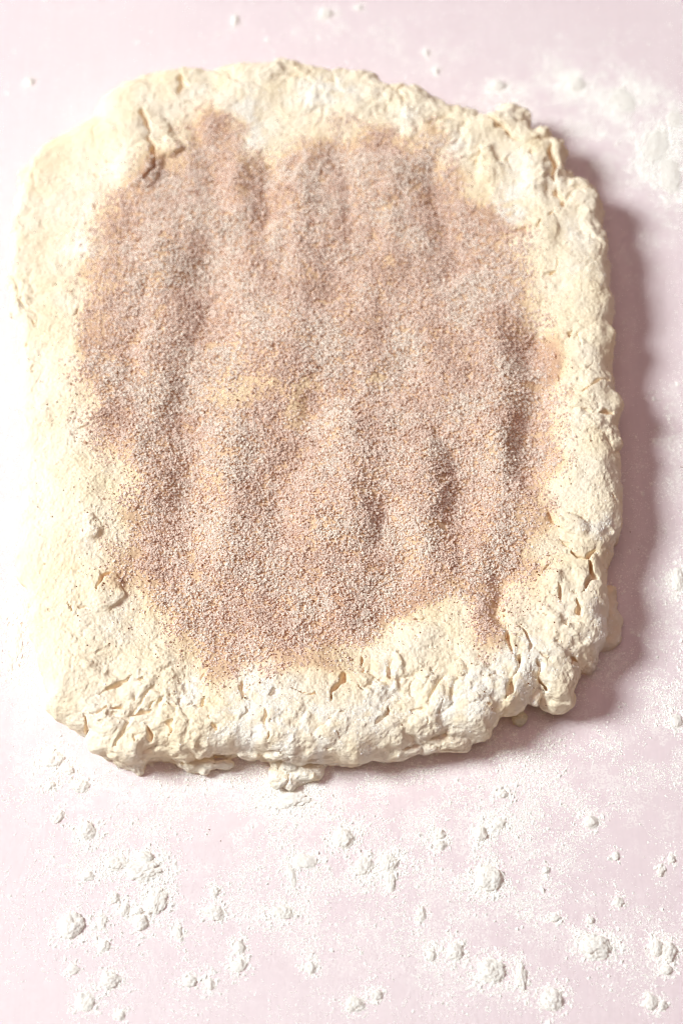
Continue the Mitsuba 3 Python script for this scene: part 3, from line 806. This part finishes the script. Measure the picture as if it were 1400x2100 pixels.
# ---- what lies on the dough: sugar cover, cinnamon stain, flour
bare = np.clip(spots(BARE, X, Y), 0, 1)
cover = sst(6.5, -12, d_sugar + 2.0 * n2(3, 56) + 1.5 * n2(7, 59)) * (1 - .93 * np.clip(1.25 * bare * (1 + .35 * n2(2.5, 50)), 0, 1))
stain = np.clip(sst(7, -4, d_sugar + 2.2 * n2(5, 51)) * .75 + spots(STAINED, X, Y) * .75, 0, 1)
stain *= 1 - .55 * bare
floured = np.clip(spots(FLOURED, X, Y) * (.8 + .55 * n2(2.2, 52) + .45 * n2(1.0, 53)), 0, 1) * (1 - .8 * cover)


def dough_colour(p, nrm):
    x, y = p[:, 0], p[:, 1]
    st, fl = sample(stain, x, y), sample(floured, x, y)
    mott = sample(n2(3.5, 54), x, y)
    yel = sample(n2(10, 55), x, y)
    base = np.array([.94, .805, .61]) + np.array([.0, .008, .022]) * mott[:, None] + np.array([.0, -.006, -.018]) * yel[:, None]
    sp = np.array([.62, .38, .26])
    warm = np.array([.91, .68, .43])
    c = base + (warm - base) * np.clip(st * 1.6, 0, 1)[:, None]
    c = c + (sp - c) * np.clip(st * 1.5 - .62, 0, 1)[:, None]
    side_flour = np.clip(.35 + .3 * mott, 0, .6) * sst(9, 3, p[:, 2])
    fl = np.clip(fl + side_flour * sample(sst(-40, -70, Y), x, y), 0, 1)
    c = c + (np.array([.945, .89, .80]) - c) * (fl * .72)[:, None]
    return np.clip(c, .02, .95)


C = dough_colour(P, normals)


def raw_ply(verts, faces, nrm, col, bsdf):
    used, inv = np.unique(faces, return_inverse=True)
    path = meshkit.write_ply((verts[used] * MM, inv.reshape(-1, 3)), False, None, col[used], normals=nrm[used])
    return {'type': 'ply', 'filename': path, 'face_normals': False, 'bsdf': {'type': 'ref', 'id': bsdf}}


# the slab's parts: the thick sheet on top, the layer under its front edge, and the pieces that stand out of it
fc = P[F].mean(1)
part = np.zeros(len(F), int)
ix = np.clip(((fc[:, 0] - lo[0]) / H).astype(int), 0, N[0] - 1)
iy = np.clip(((fc[:, 1] - lo[1]) / H).astype(int), 0, N[1] - 1)
part[(fc[:, 2] < z_seam[ix, iy]) & (d_out[ix, iy] > -7)] = 1
PIECES = [('corner_lump', 0, 'smooth rounded lump at the far right corner'), ('butter_flake', 4, 'pale smooth flake pressed into the right rim'),
          ('side_lump', 3, 'smooth swollen block on the right rim')]
for q, (name, li, lab) in enumerate(PIECES):
    cx, cy, cz, rx, ry, rz, rot, _ = LUMPS[li]
    c, s = math.cos(math.radians(rot)), math.sin(math.radians(rot))
    dx, dy = fc[:, 0] - cx, fc[:, 1] - cy
    e = ((dx * c + dy * s) / rx) ** 2 + ((dy * c - dx * s) / ry) ** 2 + ((fc[:, 2] - cz) / (rz * 1.1)) ** 2
    part[(e < 1.12) & (fc[:, 2] > cz - 2)] = 2 + q
tab = [i for i, l in enumerate(LUMPS) if l[2] < 1.6]
for li in tab:
    cx, cy, cz, rx, ry, rz, rot, _ = LUMPS[li]
    part[(((fc[:, 0] - cx) / rx) ** 2 + ((fc[:, 1] - cy) / ry) ** 2 < 1.2) & (fc[:, 2] < 5.2)] = 5
labels['raw_dough'] = {'label': 'thick cream coloured slab of raw dough with a craggy rim, lying on the pink surface', 'category': 'dough'}
for q, (name, lab) in enumerate([('top_layer', None), ('bottom_layer', 'lower folded layer of dough under the front edge')] + [(a, b) for a, _, b in PIECES] + [('tab', 'flour dusted tab poking out from under the front edge')]):
    scene['raw_dough__' + name] = raw_ply(P, F[part == q], normals, C, 'dough_skin')
    if lab:
        labels['raw_dough__' + name] = {'label': lab}

# ---------------------------------------------------------------- the pink surface
s = 0.75
scene['table_surface'] = mikit.ply((np.array([[-s, -s, 0], [s, -s, 0], [s, s, 0], [-s, s, 0.0]]), np.array([[0, 1, 2, 3]])), 'pink_board')
labels['table_surface'] = {'kind': 'structure', 'label': 'smooth pale pink surface under the dough, dusted with flour'}


# ---------------------------------------------------------------- many small grains as one mesh
def scatter(shape_v, shape_f, pos, size, seed, jitter=.25, squash=None):
    """Copies of a small solid at pos (n, 3) with random turns, sizes (n,) or (n, 3) and slightly moved corners."""
    r = np.random.default_rng(seed)
    n, m = len(pos), len(shape_v)
    q = r.standard_normal((n, 4))
    q /= np.linalg.norm(q, axis=1, keepdims=True)
    a, b, c, d = q.T
    R = np.stack([1 - 2 * (c * c + d * d), 2 * (b * c - a * d), 2 * (b * d + a * c), 2 * (b * c + a * d), 1 - 2 * (b * b + d * d), 2 * (c * d - a * b),
                  2 * (b * d - a * c), 2 * (c * d + a * b), 1 - 2 * (b * b + c * c)], 1).reshape(n, 3, 3)
    v = shape_v[None] * (1 + jitter * r.uniform(-1, 1, (n, m, 3)))
    v = v * (size if np.ndim(size) == 2 else np.repeat(size[:, None], 3, 1))[:, None, :]
    v = np.einsum('nij,nmj->nmi', R, v)
    if squash is not None:
        v[:, :, 2] *= squash
    v = v + pos[:, None, :]
    fcs = shape_f[None] + (np.arange(n) * m)[:, None, None]
    return v.reshape(-1, 3), fcs.reshape(-1, 3)


BOX = trimesh.creation.box((1, 1, 1))
OCT_V = np.array([[1, 0, 0], [-1, 0, 0], [0, 1, 0], [0, -1, 0], [0, 0, 1], [0, 0, -1.0]]) * .5
OCT_F = np.array([[0, 2, 4], [2, 1, 4], [1, 3, 4], [3, 0, 4], [2, 0, 5], [1, 2, 5], [3, 1, 5], [0, 3, 5]])


def heaps(x, y, size, seed):
    """Tiny four-sided heaps of powder on the table."""
    r = np.random.default_rng(seed)
    n, a0 = len(x), r.uniform(0, math.pi, len(x))
    v = np.zeros((n, 5, 3))
    for k in range(4):
        a, l = a0 + k * math.pi / 2 + r.uniform(-.5, .5, n), size * r.uniform(.3, .7, n)
        v[:, k] = np.stack([x + l * np.cos(a), y + l * np.sin(a), np.full(n, .01)], 1)
    v[:, 4] = np.stack([x + size * r.uniform(-.2, .2, n), y + size * r.uniform(-.2, .2, n), size * r.uniform(.2, .42, n)], 1)
    fcs = np.array([[0, 1, 4], [1, 2, 4], [2, 3, 4], [3, 0, 4]])[None] + (np.arange(n) * 5)[:, None, None]
    return v.reshape(-1, 3), fcs.reshape(-1, 3)


# ---- cinnamon sugar
rng = np.random.default_rng(60)
NS = 112000
x = rng.uniform(SUGAR[:, 0].min() - 8, SUGAR[:, 0].max() + 8, NS * 3)
y = rng.uniform(SUGAR[:, 1].min() - 8, SUGAR[:, 1].max() + 8, NS * 3)
cv = sample(cover, x, y)
far = sample(np.clip(1 - d_sugar / 16, 0, 1), x, y)
dens = np.clip(cv * (.85 + .3 * sample(n2(2.0, 61), x, y)), 0, 1) + .05 * far ** 2 * (cv < .25) + .05 * sample(np.exp(-(d_sugar / 5) ** 2), x, y)
take = (rng.uniform(0, 1, len(x)) < dens) & (sample(has.astype(float), x, y) > .9)
x, y, cv = x[take][:NS], y[take][:NS], cv[take][:NS]
zz = sample(top_z, x, y) + .05 + rng.uniform(0, 1, len(x)) ** .8 * .55 * np.clip(cv, 0, 1) * np.clip(.8 + .3 * sample(n2(1.6, 62), x, y), .2, 1.3)
edge = rng.lognormal(math.log(.53), .3, len(x)).clip(.32, 1.15)
dims = edge[:, None] * rng.uniform(.8, 1.2, (len(x), 3))
sv, sf = scatter(OCT_V * 1.45, OCT_F, np.stack([x, y, zz], 1), dims, 63, .2)
tint = rng.uniform(0, 1, len(x))
coat = np.clip(rng.normal(.09, .09, len(x)) + .12 * sample(n2(6, 64), x, y), 0, 1)
coat[rng.uniform(0, 1, len(x)) < .045] = .85
col = np.array([.98, .79, .68]) * (1 - coat[:, None]) + np.array([.58, .33, .205]) * coat[:, None]
col *= (.96 + .06 * tint)[:, None]
scene['cinnamon_sugar'] = mikit.ply((sv * MM, sf), 'sugar_crystal', smooth=False, color=np.repeat(np.clip(col, 0, .92), 6, 0))
labels['cinnamon_sugar'] = {'kind': 'stuff', 'label': 'coarse brownish pink cinnamon sugar sprinkled over the middle of the dough', 'category': 'cinnamon sugar'}

# ---- fine cinnamon specks, on the dough round the sugar and a few on the table
NC = 6500
x = rng.uniform(lo[0] - 10, hi[0] + 15, NC * 6)
y = rng.uniform(lo[1] - 40, hi[1], NC * 6)
dc = sample(d_sugar, x, y)
p_ = np.where(dc < 3, .5, .55 * np.exp(-np.clip(dc, 0, None) / 7.0)) + .006
inside = sample(has.astype(float), x, y) > .5
p_ = np.where(inside, p_, .003)
p_ = np.where((x < gx[0]) | (x > gx[-1]) | (y < gy[0]), .0022, p_)
take = rng.uniform(0, 1, len(x)) < p_
x, y, dc = x[take][:NC], y[take][:NC], dc[take][:NC]
on = (x > gx[0]) & (x < gx[-1]) & (y > gy[0]) & (y < gy[-1])
zz = np.where(on, sample(top_z, x, y), 0) + np.where(dc < -1, rng.uniform(.2, .9, len(x)), .15)
sv, sf = scatter(OCT_V, OCT_F, np.stack([x, y, zz], 1), rng.lognormal(math.log(.36), .35, len(x)).clip(.15, .8), 65, .3)
scene['cinnamon_dust'] = mikit.ply((sv * MM, sf), 'cinnamon_powder')
labels['cinnamon_dust'] = {'kind': 'stuff', 'label': 'fine dark brown cinnamon specks strewn over the dough around the sugar', 'category': 'cinnamon'}

# ---------------------------------------------------------------- flour: lumps one by one
BALL = trimesh.creation.icosphere(subdivisions=4)
BALL_S = trimesh.creation.icosphere(subdivisions=3)


def flour_lump(cx, cy, rx, ry, h, rough, rot, seed):
    b = BALL if max(rx, ry) > 2.4 else BALL_S
    d = np.array(b.vertices)
    big = meshkit.fbm(d * 1.7 + seed * 3.1, 3, seed) - .5
    mid = meshkit.fbm(d * 4.2 + seed * 1.7, 3, seed + 50) - .5
    fine = meshkit.noise(d * 11 + seed, seed + 99) - .5
    pts = np.random.default_rng(seed + 500).standard_normal((int(30 + 9 * max(rx, ry) ** 1.6), 3))
    pts /= np.linalg.norm(pts, axis=1, keepdims=True)
    f1 = cKDTree(pts).query(d + .12 * mid[:, None])[0] / np.sqrt(12 / len(pts))
    r = 1 + .36 * min(rough, .6) * (.5 - f1 ** 2) + big * (.4 + .6 * rough) + mid * .5 * rough + fine * .3 * min(rough, .6)
    v = d * r[:, None]
    v[:, 2] = np.where(v[:, 2] < 0, v[:, 2] * .12, v[:, 2])
    v = v * [rx * .94, ry * .94, h * .44]
    c, s = math.cos(math.radians(rot)), math.sin(math.radians(rot))
    v = np.stack([v[:, 0] * c - v[:, 1] * s + cx, v[:, 0] * s + v[:, 1] * c + cy, v[:, 2] + .05], 1)
    return v * MM, np.array(b.faces)


for q, (cx, cy, rx, ry, h, rough, rot, lab) in enumerate(CLUMPS):
    name = 'flour_lump' + (f'_{q:03d}' if q else '')
    scene[name] = mikit.ply(flour_lump(cx, cy, rx, ry, h, rough, rot, q + 1), 'flour_clod', smooth=40)
    labels[name] = {'label': lab, 'category': 'flour', 'group': 'flour lumps scattered on the pink surface'}

# ---------------------------------------------------------------- flour: the dust, on the table and on the dough
rng = np.random.default_rng(80)
ND = 190000
A = 1500000
x, y = rng.uniform(-135, 135, A), rng.uniform(-178, 222, A)
hazy = spots(DUSTY, x, y)
q2 = np.stack([x, y, x * 0], 1)
clus = meshkit.fbm(q2 / 9.0, 4, 81)
fine_c = meshkit.noise(q2 / 1.3, 82)
dn = hazy * np.clip((clus - .30) * 3.2, 0, 1.6) ** 1.5 * (.25 + 1.1 * fine_c ** 2)
dn += .03 * sst(.4, .7, clus)
lump_w = np.zeros(A)
for cx, cy, rx, ry, h, rough, rot, _ in CLUMPS:
    e = np.sqrt(((x - cx) / (rx * 1.0)) ** 2 + ((y - cy) / (ry * 1.0)) ** 2)
    near = e < 4
    lump_w[near] += np.exp(-((e[near] - 1.1) / 1.0) ** 2) * (.5 + 1.4 * rough)
dn += .38 * lump_w * (.2 + fine_c)
take = rng.uniform(0, 1, A) < dn * .75
x, y = x[take], y[take]
hole = (x > gx[0]) & (x < gx[-1]) & (y > gy[0]) & (y < gy[-1]) & (sample(d_out, x, y) < -2)
x, y = x[~hole][:ND], y[~hole][:ND]
size = rng.lognormal(math.log(.30), .5, len(x)).clip(.12, 1.3)
size *= 1 + .5 * np.clip(lump_w[take][~hole][:ND], 0, 1)
size *= np.where(rng.uniform(0, 1, len(x)) < .03, 1.8, 1)
print('dust', len(x))
tv, tf = heaps(x, y, size, 83)
scene['flour_dust'] = mikit.ply((tv * MM, tf), 'flour_powder')
labels['flour_dust'] = {'kind': 'stuff', 'label': 'fine white flour dust scattered over the pink surface around the dough', 'category': 'flour'}
x, y = rng.uniform(gx[0], gx[-1], 400000), rng.uniform(gy[0], gy[-1], 400000)
take = (rng.uniform(0, 1, len(x)) < sample(floured, x, y) * .4 + .004) & (sample(has.astype(float), x, y) > .9) & (sample(cover, x, y) < .5)
x, y = x[take][:17000], y[take][:17000]
size = rng.lognormal(math.log(.30), .4, len(x)).clip(.14, .9)
tv, tf = scatter(OCT_V, OCT_F, np.stack([x, y, sample(top_z, x, y) + .03], 1), size, 84, .35, .8)
scene['flour_coating'] = mikit.ply((tv * MM, tf), 'flour_powder')
labels['flour_coating'] = {'kind': 'stuff', 'label': 'grainy white flour patches clinging to the rim of the dough', 'category': 'flour'}

# ---------------------------------------------------------------- a loose bit of dough
d = np.array(BALL.vertices)
r = 1 + .5 * (meshkit.fbm(d * 1.6, 3, 7) - .5) + .35 * (meshkit.fbm(d * 5, 3, 8) - .5)
v = d * r[:, None] * [2.3, 2.2, 2.4] + [CRUMB_AT[0], CRUMB_AT[1], 1.9]
v[:, 2] = np.maximum(v[:, 2], .04)
scene['dough_crumb'] = mikit.ply((v * MM, np.array(BALL.faces)), 'dough_skin', smooth=True, color=np.tile([[.85, .76, .56]], (len(v), 1)))
labels['dough_crumb'] = {'label': 'small loose crumb of dough lying in the gap at the front right corner', 'category': 'dough crumb'}
